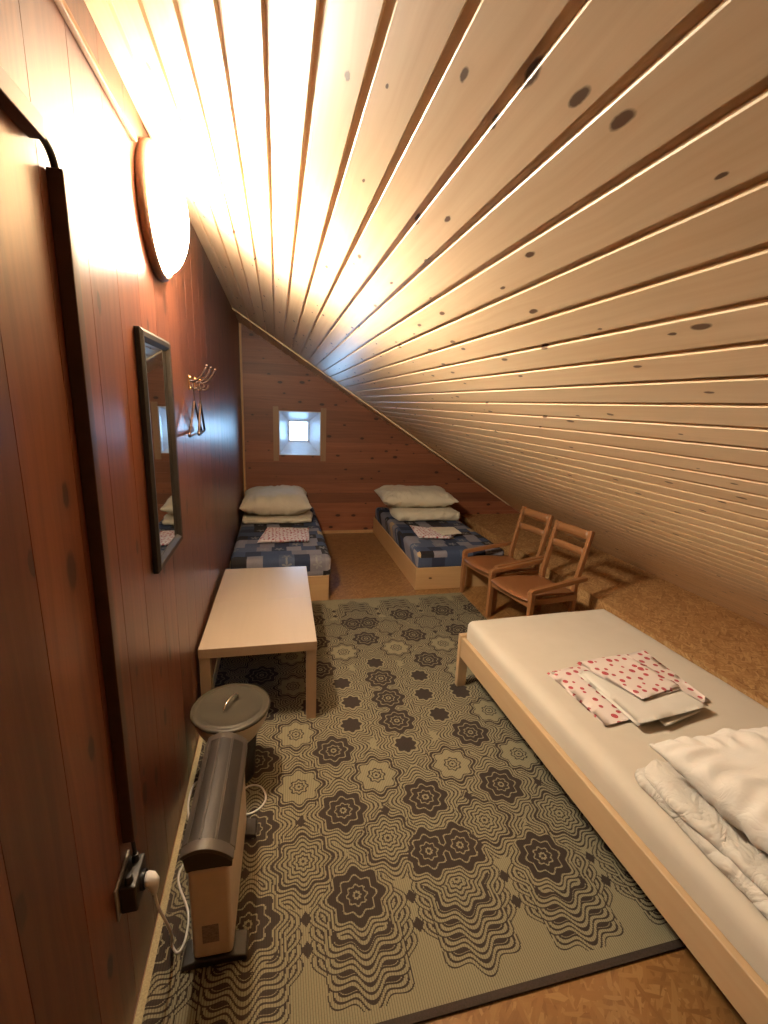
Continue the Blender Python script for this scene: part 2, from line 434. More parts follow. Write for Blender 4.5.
def spline(ctrl, n=8):
    c = [Vector(p) for p in ctrl]; out = []
    for i in range(len(c)-1):
        p0, p1, p2, p3 = c[max(i-1, 0)], c[i], c[i+1], c[min(i+2, len(c)-1)]
        for k in range(n):
            t = k/n
            out.append(.5*((2*p1) + (p2-p0)*t + (2*p0-5*p1+4*p2-p3)*t*t + (3*p1-p0-3*p2+p3)*t**3))
    out.append(c[-1]); return out
def lathe(bm, prof, seg=48, axis='z', c=(0,0,0)):
    rings = []
    for r, h in prof:
        ring = []
        if r < 1e-6:
            ring = [None]
            p = (0, 0, h) if axis == 'z' else (h, 0, 0)
            ring = [bm.verts.new(Vector(p) + Vector(c))]
        else:
            for k in range(seg):
                a = 2*math.pi*k/seg
                p = (r*math.cos(a), r*math.sin(a), h) if axis == 'z' else (h, r*math.cos(a), r*math.sin(a))
                ring.append(bm.verts.new(Vector(p) + Vector(c)))
        rings.append(ring)
    for A, B in zip(rings, rings[1:]):
        for k in range(seg):
            k2 = (k+1) % seg
            if len(A) == 1 and len(B) == 1: continue
            if len(A) == 1: bm.faces.new((A[0], B[k2], B[k]))
            elif len(B) == 1: bm.faces.new((A[k], A[k2], B[0]))
            else: bm.faces.new((A[k], A[k2], B[k2], B[k]))
def thing(name, label, cat, loc=(0,0,0), rz=0, group=None):
    o = bpy.data.objects.new(name, None); COL.objects.link(o); o.empty_display_size = .1
    o.location = loc; o.rotation_euler = (0, 0, rz)
    return tag(o, label, cat, group)
def tag(o, label, cat, group=None):
    o['label'] = label; o['category'] = cat
    if group: o['group'] = group
    return o
def struct(o): o['kind'] = 'structure'; return o

# ------------------------------------------------------------------ room shell
struct(link('floor', boxbm(XW-.06, XR+.4, YB-.06, YE+.4, -.08, 0), M_osb))

# left wall: vertical boards with V seams
bm = nb(); ys = [YB]; y = .05 + .19*(math.ceil((YB-.05)/.19)+0)
if y <= YB + .02: y += .19
while y < YE - .02: ys.append(y); y += .19
ys.append(YE)
prof = [(YB, XW-.06)]
for i, y in enumerate(ys):
    if 0 < i < len(ys)-1: prof += [(y-.0010, XW), (y-.0010, XW-.004), (y+.0010, XW-.004), (y+.0010, XW)]
    else: prof += [(y, XW)]
prof += [(YE, XW-.06)]
A = [bm.verts.new((p[1], p[0], -.08)) for p in prof]; B = [bm.verts.new((p[1], p[0], ZC+.15)) for p in prof]
for i in range(len(prof)): j = (i+1) % len(prof); bm.faces.new((A[i], A[j], B[j], B[i]))
bm.faces.new(A); bm.faces.new(B)
struct(link('wall_left', bm, M_wall))

# end wall: horizontal boards with a window hole
WX0, WX1, WZ0, WZ1 = .020, .505, .985, 1.500
def hole_wall():
    bm = nb()
    zs = []; z = .02
    while z < ZC + .2: zs.append(z); z += .125
    cuts = sorted(set([-.08, ZC+.2, WZ0, WZ1] + zs))
    for a, b in zip(cuts, cuts[1:]):
        za = a + (.003 if a in zs else 0); zb = b - (.003 if b in zs else 0)
        def strip(x0, x1):
            box(bm, x0, x1, YE, YE+.05, za, zb)
            if b in zs: box(bm, x0, x1, YE+.006, YE+.05, zb, b+.003)
        if a >= WZ0-1e-6 and b <= WZ1+1e-6: strip(XW-.06, WX0); strip(WX1, XR+.4)
        else: strip(XW-.06, XR+.4)
    return bm
struct(link('wall_back', hole_wall(), M_end))
# outer masonry leaf behind the boards, round the splayed window
bm = nb()
OX0, OX1, OZ0, OZ1 = .130, .392, 1.115, 1.385     # small outer opening
for a in ((XW-.06, OX0, -.08, ZC+.2), (OX1, XR+.4, -.08, ZC+.2), (OX0, OX1, -.08, OZ0), (OX0, OX1, OZ1, ZC+.2)):
    box(bm, a[0], a[1], YE+.30, YE+.36, a[2], a[3])
struct(link('wall_outer', bm, M_upvc))
# wall behind the camera
struct(link('wall_front', boxbm(XW-.06, XR+.4, YB-.06, YB, -.08, ZC+.2), M_strip))

# ceiling: sloped boards with wide shadow grooves, in its own frame (x down the slope, y along the room)
PITCH, OFF, GW, GD = .0907, .0835, .0150, .009
LEN = (XR - XW)/math.cos(CA) + .45
prof = [(-.12, .05), (-.12, 0)]
s = OFF
while s < LEN - .03:
    prof += [(s-GW*.55, 0), (s-GW*.50, GD), (s+GW*.42, GD), (s+GW*.46, .0018), (s+GW*.60, 0)]
    s += PITCH
prof += [(LEN, 0), (LEN, .05)]
bm = nb()
prism(bm, prof, 'y', YB-.06, YE+.06)
c = struct(link('ceiling', bm, M_ceil))
c.location = (XW, 0, ZC); c.rotation_euler = (0, CA, 0)

# OSB bench along the eave
bm = nb(); box(bm, BX, XR+.1, YB, YE, 0, BZ)
struct(link('wall_right', bm, M_osb2))

# trims
def strip_on_ceiling():
    a = Vector((XW, 4.69)); b = Vector((3.04, 5.40)); d = (b-a).normalized(); nrm = Vector((-d.y, d.x))
    bm = nb(); v = []
    for p, off, up in ((a,-.012,0),(a,.012,0),(b,.012,0),(b,-.012,0)):
        q = p + nrm*off; v.append((q.x, q.y))
    lo = [bm.verts.new((x, y, ceil_z(x)-.014)) for x, y in v]; hi = [bm.verts.new((x, y, ceil_z(x)+.001)) for x, y in v]
    bm.faces.new(lo); bm.faces.new(hi[::-1])
    for i in range(4): j = (i+1) % 4; bm.faces.new((lo[i], hi[i], hi[j], lo[j]))
    return bm
struct(link('trim_1', strip_on_ceiling(), M_pale))
struct(link('trim_2', boxbm(XW, XW+.022, YE-.022, YE, 0, ZC-.01), M_strip))
struct(link('baseboard_back', boxbm(XW+.022, BX, YE-.014, YE, 0, .035), M_strip))

# window
win = struct(bpy.data.objects.new('window_1', None)); COL.objects.link(win); win.location = (.2625, YE, 1.2425)
def wp(name, bm, mat): 
    bmesh.ops.translate(bm, verts=bm.verts, vec=-win.location); return link(name, bm, mat, win)
wp('casing', boxbm(-.046, .016, YE-.016, YE, .915, 1.545), M_stripe)
wp('casing', boxbm(.509, .571, YE-.016, YE, .915, 1.545), M_stripe)
bm = nb(); T = .010
outer = [(WX0, WZ0), (WX1, WZ0), (WX1, WZ1), (WX0, WZ1)]
for (x0, x1, z0, z1) in ((WX0, WX0+T, WZ0, WZ1), (WX1-T, WX1, WZ0, WZ1), (WX0+T, WX1-T, WZ0, WZ0+T), (WX0+T, WX1-T, WZ1-T, WZ1)):
    box(bm, x0, x1, YE-.012, YE+.06, z0, z1)
wp('frame', bm, M_upvc)
# splayed reveal funnel
bm = nb()
i0 = [(WX0+.002, WZ0+.002), (WX1-.002, WZ0+.002), (WX1-.002, WZ1-.002), (WX0+.002, WZ1-.002)]
i1 = [(OX0, OZ0), (OX1, OZ0), (OX1, OZ1), (OX0, OZ1)]
A = [bm.verts.new((x, YE+.05, z)) for x, z in i0]; B = [bm.verts.new((x, YE+.30, z)) for x, z in i1]
A2 = [bm.verts.new((x+(-.02 if x < .26 else .02), YE+.05, z+(-.02 if z < 1.24 else .02))) for x, z in i0]
B2 = [bm.verts.new((x+(-.02 if x < .26 else .02), YE+.30, z+(-.02 if z < 1.24 else .02))) for x, z in i1]
for i in range(4):
    j = (i+1) % 4
    bm.faces.new((A[i], A[j], B[j], B[i])); bm.faces.new((A2[i], B2[i], B2[j], A2[j]))
    bm.faces.new((A[i], A2[i], A2[j], A[j])); bm.faces.new((B[i], B[j], B2[j], B2[i]))
wp('reveal', bm, M_upvc)
bm = nb(); T = .022
for (x0, x1, z0, z1) in ((OX0, OX0+T, OZ0, OZ1), (OX1-T, OX1, OZ0, OZ1), (OX0+T, OX1-T, OZ0, OZ0+T), (OX0+T, OX1-T, OZ1-T, OZ1)):
    box(bm, x0, x1, YE+.302, YE+.345, z0, z1)
wp('sash', bm, M_upvc)
wp('pane', boxbm(OX0+.015, OX1-.015, YE+.320, YE+.326, OZ0+.015, OZ1-.015), M_glass)

# ------------------------------------------------------------------ rug
RX0, RX1, RY0, RY1 = XW+.004, 1.585, .800, 3.490
rug = thing('rug', 'flat woven green beige rug with dark brown concentric flower pattern', 'rug', (0,0,0))
link('woven_field', boxbm(RX0+.020, RX1, RY0+.019, RY1, .0005, .006), M_rug, rug)
bm = nb()
n = 40
for i in range(n):
    xa = RX0 + (RX1-RX0)*i/n; xb = RX0 + (RX1-RX0)*(i+1)/n
    box(bm, xa, xb, RY0, RY0+.020, .0005, .0085)
bmesh.ops.remove_doubles(bm, verts=bm.verts, dist=1e-5)
o = link('end_binding', bm, M_bindd, rug); o['label'] = 'dark brown binding along the near end'
o = link('side_binding', boxbm(RX0, RX0+.021, RY0+.020, RY1, .0005, .0058), M_bindl, rug); o['label'] = 'pale binding along the wall side'

# ------------------------------------------------------------------ near single bed
BL0, BL1, BXL, BXR = .20, 2.215, 1.025, 2.040
bed = thing('single_bed', 'low pine single bed with white sheeted mattress, nearest the viewer on the right', 'bed', (1.083, .201, 0), math.radians(2.0))
def bp(name, bm, mat, w=.004, par=None):
    bmesh.ops.translate(bm, verts=bm.verts, vec=(-BXL, -BL0, 0)); o = link(name, bm, mat, par or bed); soft(o, w); return o
for y0 in (BL0+.0, BL1-.032):
    for x0, x1 in ((BXL, BXL+.058), (BXR-.058, BXR)):
        bp('leg', boxbm(x0, x1, y0, y0+.032 if y0 < 1 else BL1, .006 if x0 < 1.5 else .0, .338), M_bedpine)
bp('side_rail', boxbm(BXL+.003, BXL+.030, BL0+.033, BL1-.033, .205, .328), M_bedpine)
bp('side_rail', boxbm(BXR-.030, BXR-.003, BL0+.033, BL1-.033, .205, .328), M_bedpine)
bp('end_rail', boxbm(BXL+.059, BXR-.059, BL1-.030, BL1-.004, .205, .328), M_bedpine)
bp('end_rail', boxbm(BXL+.059, BXR-.059, BL0+.004, BL0+.030, .205, .328), M_bedpine)
bm = nb()
for k in range(14): box(bm, BXL+.032, BXR-.032, BL0+.06+k*.138, BL0+.13+k*.138, .215, .235)
bp('slat_base', bm, M_bedpine, .002)

def slab_mesh(w, d, h, r, seed=0, amp=.003, freq=6, step=.03, flat_bottom=True, edge_wave=0.0):
    """box subdivided, rounded by r, displaced with noise (centre base at origin)"""
    nx, ny, nz = max(4, int(w/step)), max(4, int(d/step)), max(3, int(h/step)+2)
    bm = nb()
    def face_grid(f, a, b):
        vs = [[bm.verts.new(f(i/a, j/b)) for j in range(b+1)] for i in range(a+1)]
        for i in range(a):
            for j in range(b): bm.faces.new((vs[i][j], vs[i+1][j], vs[i+1][j+1], vs[i][j+1]))
    X, Y = w/2, d/2
    face_grid(lambda u, v: (-X+w*u, -Y+d*v, h), nx, ny); face_grid(lambda u, v: (-X+w*u, -Y+d*v, 0), nx, ny)
    face_grid(lambda u, v: (-X+w*u, -Y, h*v), nx, nz); face_grid(lambda u, v: (-X+w*u, Y, h*v), nx, nz)
    face_grid(lambda u, v: (-X, -Y+d*u, h*v), ny, nz); face_grid(lambda u, v: (X, -Y+d*u, h*v), ny, nz)
    bmesh.ops.remove_doubles(bm, verts=bm.verts, dist=1e-5)
    r = min(r, h/2-1e-4)
    off = Vector((seed*3.7, seed*1.3, seed*2.1))
    for v in bm.verts:
        p = v.co.copy()
        c = Vector((max(-X+r, min(X-r, p.x)), max(-Y+r, min(Y-r, p.y)), max(r, min(h-r, p.z))))
        dlt = p - c
        if dlt.length > 1e-9:
            # spread points over the rounding
            e = Vector((dlt.x, dlt.y, dlt.z)); L = e.length
            p = c + e/L*r if L > r*.999 else p
        t = p.z/h
        nz_ = noise.noise(p*freq + off); n2 = noise.noise(p*freq*2.7 + off)
        q = p.copy()
        q.z += (nz_*amp + n2*amp*.4)*t
        if edge_wave:
            n3 = noise.noise(Vector((p.x*freq*.8, p.y*freq*.8, 3.3)) + off)
            q.x += n3*edge_wave*(abs(p.x)/X)**2; q.y += n2*edge_wave*(abs(p.y)/Y)**2
        v.co = q
    return bm
MT = .430
mb = slab_mesh(.960, BL1-BL0-.015, MT-.237, .045, 1, .004, 3, .035)
m = link('mattress', mb, M_sheet, bed, True, (.512, (BL1-BL0)/2+.003, .237))

# folded linen on the near bed
def folded(name, label, cat, pts, z, h, mat, layers=2, seed=0, parent=None, group=None, amp=.0025, skew_noise=.008, fs=1.0):
    """folded cloth: quad footprint pts (4 xy corners, ccw), stacked rounded layers"""
    cx = sum(p[0] for p in pts)/4; cy = sum(p[1] for p in pts)/4
    bm = nb(); rnd = random.Random(seed); lh = h/layers
    for L in range(layers):
        jit = [(rnd.uniform(-1, 1)*skew_noise, rnd.uniform(-1, 1)*skew_noise) for _ in pts]
        q = [Vector((p[0]-cx+j[0], p[1]-cy+j[1])) for p, j in zip(pts, jit)]
        n = 16; m_ = 16
        top, bot = [], []
        for i in range(n+1):
            u = i/n; rt, rb = [], []
            for k in range(m_+1):
                v = k/m_
                p = (q[0]*(1-u)+q[1]*u)*(1-v) + (q[3]*(1-u)+q[2]*u)*v
                e = min(u, 1-u, v, 1-v)*2
                edge = min(1.0, e/.14)
                wv = noise.noise(Vector((p.x*14, p.y*14, seed+L*3.1)))
                w2 = noise.noise(Vector((p.x*6, p.y*6, seed*2+9)))
                bulge = math.sqrt(max(0, 1-(1-edge)**2))
                zt = L*lh + lh*(.5+.5*bulge) + wv*amp*(L+1)/layers
                zb = L*lh + lh*(.5-.45*bulge) + (wv*amp*L/layers if L else 0)
                if L == 0: zb = max(zb, 0)
                sh = Vector((w2, noise.noise(Vector((p.y*7, p.x*7, seed))) ))*.006*(1-edge)
                rt.append(bm.verts.new((p.x+sh.x, p.y+sh.y, zt))); rb.append(bm.verts.new((p.x+sh.x, p.y+sh.y, zb)))
            top.append(rt); bot.append(rb)
        for i in range(n):
            for k in range(m_):
                bm.faces.new((top[i][k], top[i+1][k], top[i+1][k+1], top[i][k+1]))
                bm.faces.new((bot[i][k], bot[i][k+1], bot[i+1][k+1], bot[i+1][k]))
        for i in range(n):
            bm.faces.new((top[i][0], bot[i][0], bot[i+1][0], top[i+1][0])); bm.faces.new((top[i][m_], top[i+1][m_], bot[i+1][m_], bot[i][m_]))
            bm.faces.new((top[0][i], top[0][i+1], bot[0][i+1], bot[0][i])); bm.faces.new((top[n][i], bot[n][i], bot[n][i+1], top[n][i+1]))
    o = link(name, bm, mat, parent, True, (cx*fs, cy*fs, z))
    if label: tag(o, label, cat, group)
    return o
LZ = MT + .003
folded('folded_duvet_cover', 'white cotton cover with red dots, widest and lowest of the linen on near bed', 'linen',
       [(1.265,1.300),(1.815,1.355),(1.850,1.760),(1.245,1.660)], LZ, .012, M_dots, 2, 3, amp=.001, fs=.975)
folded('folded_pillowcase', 'plain white cloth peeking out from under the folded white sheet, near bed', 'linen',
       [(1.49,1.225),(1.725,1.287),(1.71,1.345),(1.48,1.30)], LZ+.0130, .008, M_linen, 1, 8, amp=.0006, fs=.975)
folded('folded_sheet', 'plain white sheet folded square between red dotted cloths on near bed', 'linen',
       [(1.360,1.245),(1.732,1.295),(1.680,1.580),(1.358,1.600)], LZ+.0220, .022, M_linen, 2, 5, amp=.0015, fs=.975)
folded('folded_pillowcase', 'red dotted white pillowcase folded on top of the plain white sheet', 'linen',
       [(1.470,1.350),(1.710,1.398),(1.655,1.672),(1.375,1.640)], LZ+.047, .016, M_dots, 2, 6, fs=.975)

# duvet and pillow on the near bed
def duvet(w, d, h, layers, seed, mat, name, label, cat, loc, rz=0, amp=.016):
    bm = nb(); lh = h/layers
    for L in range(layers):
        b2 = slab_mesh(w-.025*L, d-.03*L, lh*1.12, lh*.55, seed+L*5, amp*.6, 6, .022, True, .03)
        for v in b2.verts:
            p = v.co
            ex = (abs(p.x)/(w/2))**2
            wr = noise.noise(Vector((p.x*22+seed, p.y*7, L*4.0)))*.008 + noise.noise(Vector((p.x*9, p.y*30, seed+L)))*.010 + ex*.006*math.sin(p.y*110+4*noise.noise(Vector((p.y*8, L, seed))))
            v.co.z += wr*(p.z/lh) + L*lh*.96
            v.co.x += .012*L*math.sin(p.y*9+seed)
        me = bpy.data.meshes.new('tmp'); b2.to_mesh(me); b2.free(); bm.from_mesh(me); bpy.data.meshes.remove(me)
    o = link(name, bm, mat, None, True, loc); o.rotation_euler = (0, 0, rz)
    return tag(o, label, cat)
def pillow(w, d, h, seed, mat, name, label, cat, loc, rz=0, tilt=(0,0), wr=.007, N=72, pinch=.07):
    bm = nb(); off = seed*4.7
    def surf(u, v, sgn):
        cu, cv = abs(u), abs(v)
        x = w/2*u*(1 - pinch*(1-cv**2.0)*cu**3); y = d/2*v*(1 - pinch*(1-cu**2.0)*cv**3)
        t = (max(0, 1-cu**3.4))**.52 * (max(0, 1-cv**3.4))**.52
        z = sgn*h/2*t
        edge = max(cu, cv)
        # radial gathers near the seams plus broad lumps
        g1 = noise.noise(Vector((x*26*(1 if cu < cv else .25)+off, y*26*(1 if cv <= cu else .25), off)))
        lump = noise.noise(Vector((x*6+off, y*6, sgn*2.0+off)))
        z += sgn*t**.3*(g1*wr*(edge**3)*1.6 + lump*wr*1.2*min(1, t*2))
        cr = noise.noise(Vector((x*11+y*9+off, y*3-x*4, off+3)))
        z += sgn*wr*.8*cr*min(1, t*2)
        env = max(0, min(1, (edge-.45)/.35)) * max(0, min(1, (1-edge)/.06+.15))
        al = y if cu > cv else x
        z += sgn*wr*.26*env*math.sin(al*2*math.pi*15 + 5*noise.noise(Vector((al*9+off, sgn, edge*3))) + 2.5*noise.noise(Vector((x*5, y*5, off))))
        if sgn < 0: z = max(z, -h*.42)
        return x, y, z
    T = [[None]*(N+1) for _ in range(N+1)]; Bt = [[None]*(N+1) for _ in range(N+1)]
    for i in range(N+1):
        for j in range(N+1):
            u = math.sin((2*i/N-1)*math.pi/2)*.5+(2*i/N-1)*.5; v = math.sin((2*j/N-1)*math.pi/2)*.5+(2*j/N-1)*.5
            T[i][j] = bm.verts.new(surf(u, v, 1))
            Bt[i][j] = T[i][j] if i in (0, N) or j in (0, N) else bm.verts.new(surf(u, v, -1))
    for i in range(N):
        for j in range(N):
            bm.faces.new((T[i][j], T[i+1][j], T[i+1][j+1], T[i][j+1]))
            f = [Bt[i][j], Bt[i][j+1], Bt[i+1][j+1], Bt[i+1][j]]
            try: bm.faces.new(f)
            except ValueError: pass
    zm = min(v.co.z for v in bm.verts)
    bmesh.ops.translate(bm, verts=bm.verts, vec=(0, 0, -zm))
    o = link(name, bm, mat, None, True, loc); o.rotation_euler = (tilt[0], tilt[1], rz)
    return tag(o, label, cat)
duvet(.84, .90, .084, 2, 2, M_duvet, 'folded_duvet', 'rumpled white duvet folded under the large pillow on near bed', 'duvet', (1.545, .570, MT+.004), 0, .02)
pillow(.76, .64, .18, 3, M_pillow, 'pillow', 'plump white pillow on top of the folded duvet, near bed', 'pillow', (1.492, .650, MT+.112), 0, wr=.016, N=110)

# ------------------------------------------------------------------ coffee table
TX0, TX1, TY0, TY1 = -.372, .185, 2.055, 3.135
tab = thing('coffee_table', 'low birch veneer coffee table with thick top and square legs by left wall', 'table', ((TX0+TX1)/2, (TY0+TY1)/2, 0), -.012)
def tp(name, bm, mat, w=.002):
    bmesh.ops.translate(bm, verts=bm.verts, vec=(-(TX0+TX1)/2, -(TY0+TY1)/2, 0)); o = link(name, bm, mat, tab); soft(o, w); return o
ym = 2.585
tp('tabletop', boxbm(TX0, TX1, TY0, ym-.0008, .402, .450), M_birch); tp('tabletop', boxbm(TX0, TX1, ym+.0008, TY1, .402, .4492), M_birch)
bm = nb()
for a in ((TX0-.0008, TX1+.0008, TY0-.0012, TY0+.0005, .401, .4485), (TX0-.0012, TX0+.0004, TY0, TY1, .401, .4485), (TX1-.0004, TX1+.0012, TY0, TY1, .401, .4485)): box(bm, *a)
o = link('edge_band', bm, M_birch_edge, tab); bmesh_shift = -Vector(((TX0+TX1)/2, (TY0+TY1)/2, 0)); o.data.transform(Matrix.Translation(bmesh_shift))
for x0, x1 in ((TX0+.001, TX0+.051), (TX1-.051, TX1-.001)):
    for y0, y1 in ((TY0+.001, TY0+.051), (TY1-.051, TY1-.001)):
        tp('leg', boxbm(x0, x1, y0, y1, .006, .401), M_birch_edge)

# ------------------------------------------------------------------ box beds at the end wall
def box_bed(name, label, x0, x1, y0, zr, zt, seed, mx0, mx1):
    b = thing(name, label, 'bed', (x0, y0, 0))
    y1 = YE-.018
    def q(nm, bm, mat, w=.003):
        bmesh.ops.translate(bm, verts=bm.verts, vec=(-x0, -y0, 0)); o = link(nm, bm, mat, b); soft(o, w); return o
    q('front_board', boxbm(x0, x1, y0, y0+.022, 0, zr), M_boxpine)
    q('side_board', boxbm(x0, x0+.022, y0+.0225, y1, 0, zr), M_strip); q('side_board', boxbm(x1-.022, x1, y0+.0225, y1, 0, zr), M_strip)
    bm = nb()
    for k in range(12): box(bm, x0+.023, x1-.023, y0+.06+k*.15, y0+.14+k*.15, zr-.045, zr-.025)
    q('slat_base', bm, M_strip, .002)
    mb = slab_mesh(mx1-mx0, y1-y0-.03, zt-zr+.02, .035, seed, .006, 4, .035)
    o = link('mattress', mb, M_patch, b, True, ((mx0+mx1)/2-x0, (y1-y0)/2-.002, zr-.022))
    o['label'] = 'mattress in blue and grey patchwork cover'
    return b
box_bed('box_bed', 'low wooden box bed with patchwork mattress beside left wall, under the window', XW+.008, .402, 3.510, .215, .370, 11, XW+.010, .425)
box_bed('box_bed', 'low wooden box bed with dark patchwork mattress in the corner behind the chairs', 1.190, 2.070, 3.612, .205, .350, 12, 1.2, 2.06)
# bedding on them
LT, FT = .378, .358
duvet(.72, .66, .050, 1, 21, M_cream, 'folded_blanket', 'cream folded blanket under the pillow on left wall bed', 'blanket', (-.010, 4.93, LT), 0, .010)
pillow(.72, .82, .25, 22, M_cream, 'pillow', 'large cream pillow on the bed under the small window', 'pillow', (-.022, 4.97, LT+.070), 0, wr=.014)
duvet(.76, .64, .095, 1, 31, M_cream, 'folded_blanket', 'cream folded blanket under the pillow on the corner bed', 'blanket', (1.66, 4.96, FT), -.03, .010)
pillow(.90, .66, .21, 32, M_cream, 'pillow', 'large cream pillow on the corner bed behind the chairs', 'pillow', (1.60, 5.08, FT+.118), -.06, wr=.016)
folded('folded_towel', 'small dotted white cloth folded wide in front of pillow, bed under window', 'linen', [(-.185,3.95),(.265,3.93),(.285,4.36),(-.10,4.42)], LT+.002, .02, M_dots2, 2, 41)
folded('folded_towel', 'small dotted white cloth lying askew on corner bed', 'linen', [(1.33,4.02),(1.63,3.96),(1.79,4.15),(1.36,4.46)], FT+.002, .02, M_dots2, 2, 42)
folded('folded_pillowcase', 'small crumpled cream cloth on the right of dotted cloth on corner bed', 'linen', [(1.58,3.99),(1.80,4.05),(1.80,4.28),(1.52,4.30)], FT+.026, .014, M_cream, 1, 43)

# ------------------------------------------------------------------ chairs (local: front faces -x, x back, y to the far side)
def make_chair(name, label, loc, rz):
    c = thing(name, label, 'chair', loc, rz, 'low wooden chairs beside the corner bed')
    W2, D = .220, .462
    def p(nm, bm, mat, w=.006, par=None):
        o = link(nm, bm, mat, par or c); soft(o, w, 3); return o
    for s in (-1, 1):
        y = s*W2
        bm = nb(); prism(bm, [(-.019, 0), (.019, 0), (.021, .375), (-.021, .375)], 'y', y-.016, y+.016); p('leg', bm, M_chair)      # front
        bm = nb(); prism(bm, [(D-.008, 0), (D+.032, 0), (D+.032, .34), (D+.126, .762), (D+.092, .772), (D-.008, .36)], 'y', s*(W2-.056)-.016, s*(W2-.056)+.016)
        p('back_post', bm, M_chair, .005)
        bm = nb()
        prof = [(-.024, .362), (-.021, .388), (.0, .402), (.03, .404), (D+.03, .432), (D+.06, .432), (D+.06, .402), (.03, .372), (-.02, .362)]
        prism(bm, prof, 'y', y-.017 - s*.006, y+.017 - s*.006)
        p('armrest', bm, M_chair, .007)
        bm = nb(); prism(bm, [(.022, .275), (D-.006, .255), (D-.006, .300), (.022, .318)], 'y', y*.93-.009, y*.93+.009); p('side_rail', bm, M_chair, .003)
    bm = nb(); box(bm, -.010, .010, -W2+.015, W2-.015, .265, .315); p('front_rail', bm, M_chair, .003)
    bm = nb(); box(bm, D+.005, D+.022, -W2+.072, W2-.072, .245, .290); p('rear_rail', bm, M_chair, .003)
    # plywood seat, dished, with a waterfall concave front edge
    bm = nb(); n = 18; T = []; B = []
    for i in range(n+1):
        u = i/n; t, b = [], []
        for j in range(n+1):
            v = 2*j/n-1
            x0 = -.022 + .030*(1-v*v)*0 - .028*(1-v*v)
            x = x0 + (D+.0 - x0)*u
            z = .336 - .030*u + .012*v*v*math.sin(math.pi*min(1,u*1.2)) - .014*max(0, 1-u*7)**2
            yy = v*(W2-.018)*(1-.05*u)
            t.append(bm.verts.new((x, yy, z))); b.append(bm.verts.new((x, yy, z-.012)))
        T.append(t); B.append(b)
    for i in range(n):
        for j in range(n):
            bm.faces.new((T[i][j], T[i+1][j], T[i+1][j+1], T[i][j+1])); bm.faces.new((B[i][j], B[i][j+1], B[i+1][j+1], B[i+1][j]))
    for i in range(n):
        bm.faces.new((T[i][0], B[i][0], B[i+1][0], T[i+1][0])); bm.faces.new((T[i][n], T[i+1][n], B[i+1][n], B[i][n]))
        bm.faces.new((T[0][i], T[0][i+1], B[0][i+1], B[0][i])); bm.faces.new((T[n][i], B[n][i], B[n][i+1], T[n][i+1]))
    link('seat', bm, M_seat, c, True)
    for z0, z1, xo in ((.698, .765, .002), (.574, .630, -.024)):
        bm = nb(); N = 10
        f, bk = [], []
        for k in range(N+1):
            v = 2*k/N-1; y = v*(W2-.070); bow = .010*(1-v*v)
            x = D+.094+xo+bow
            f.append([bm.verts.new((x-.008-.010, y, z0)), bm.verts.new((x-.008, y, z1))]); bk.append([bm.verts.new((x+.008-.010, y, z0)), bm.verts.new((x+.008, y, z1))])
        for k in range(N):
            bm.faces.new((f[k][0], f[k+1][0], f[k+1][1], f[k][1])); bm.faces.new((bk[k][0], bk[k][1], bk[k+1][1], bk[k+1][0]))
            bm.faces.new((f[k][1], f[k+1][1], bk[k+1][1], bk[k][1])); bm.faces.new((f[k][0], bk[k][0], bk[k+1][0], f[k+1][0]))
        bm.faces.new((f[0][0], f[0][1], bk[0][1], bk[0][0])); bm.faces.new((f[N][0], bk[N][0], bk[N][1], f[N][1]))
        link('back_rail', bm, M_chair, c, True)
    return c
CH = make_chair('wooden_chair', 'low brown wooden armchair nearer the white bed, in front of its twin', (1.668, 2.812, 0), math.radians(12))
c2 = CH.copy(); COL.objects.link(c2); c2.location = (1.650, 3.305, 0)
c2['label'] = 'low brown wooden armchair standing directly against the corner bed'
for ch in list(CH.children):
    d = ch.copy(); COL.objects.link(d); d.parent = c2

# ------------------------------------------------------------------ bucket with lid
bk = thing('lidded_pail', 'round cream pail with flat olive grey lid on the rug before the coffee table', 'pail', (-.205, 1.755, .0062))
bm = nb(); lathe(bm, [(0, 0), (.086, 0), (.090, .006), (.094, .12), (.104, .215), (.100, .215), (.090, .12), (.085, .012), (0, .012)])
link('pail_body', bm, M_dark, bk, True)['label'] = 'lower body of the pail, coloured dark for the shade under the lid'  # shade below the lid is put into the dark body colour
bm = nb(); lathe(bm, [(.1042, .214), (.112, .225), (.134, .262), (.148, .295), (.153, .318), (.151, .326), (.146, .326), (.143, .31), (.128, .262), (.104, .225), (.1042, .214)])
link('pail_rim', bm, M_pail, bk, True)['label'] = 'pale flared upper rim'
bm = nb(); lathe(bm, [(0, .327), (.150, .327), (.158, .329), (.161, .335), (.159, .342), (.150, .344), (.143, .342), (.136, .345), (.128, .346), (.122, .344), (.05, .347), (0, .348)])
lid = link('lid', bm, M_lid, bk, True); lid['label'] = 'flat olive grey lid with raised rings'
bm = nb(); a = math.radians(62)
dx, dy = math.cos(a), math.sin(a)
tube(bm, spline([(-.052*dx, -.052*dy, .346), (-.050*dx, -.050*dy, .362), (-.030*dx, -.030*dy, .376), (0, 0, .381), (.030*dx, .030*dy, .376), (.050*dx, .050*dy, .362), (.052*dx, .052*dy, .346)], 6), .005, 10)
link('lid_handle', bm, M_chrome, lid, True)['label'] = 'chrome bow handle'

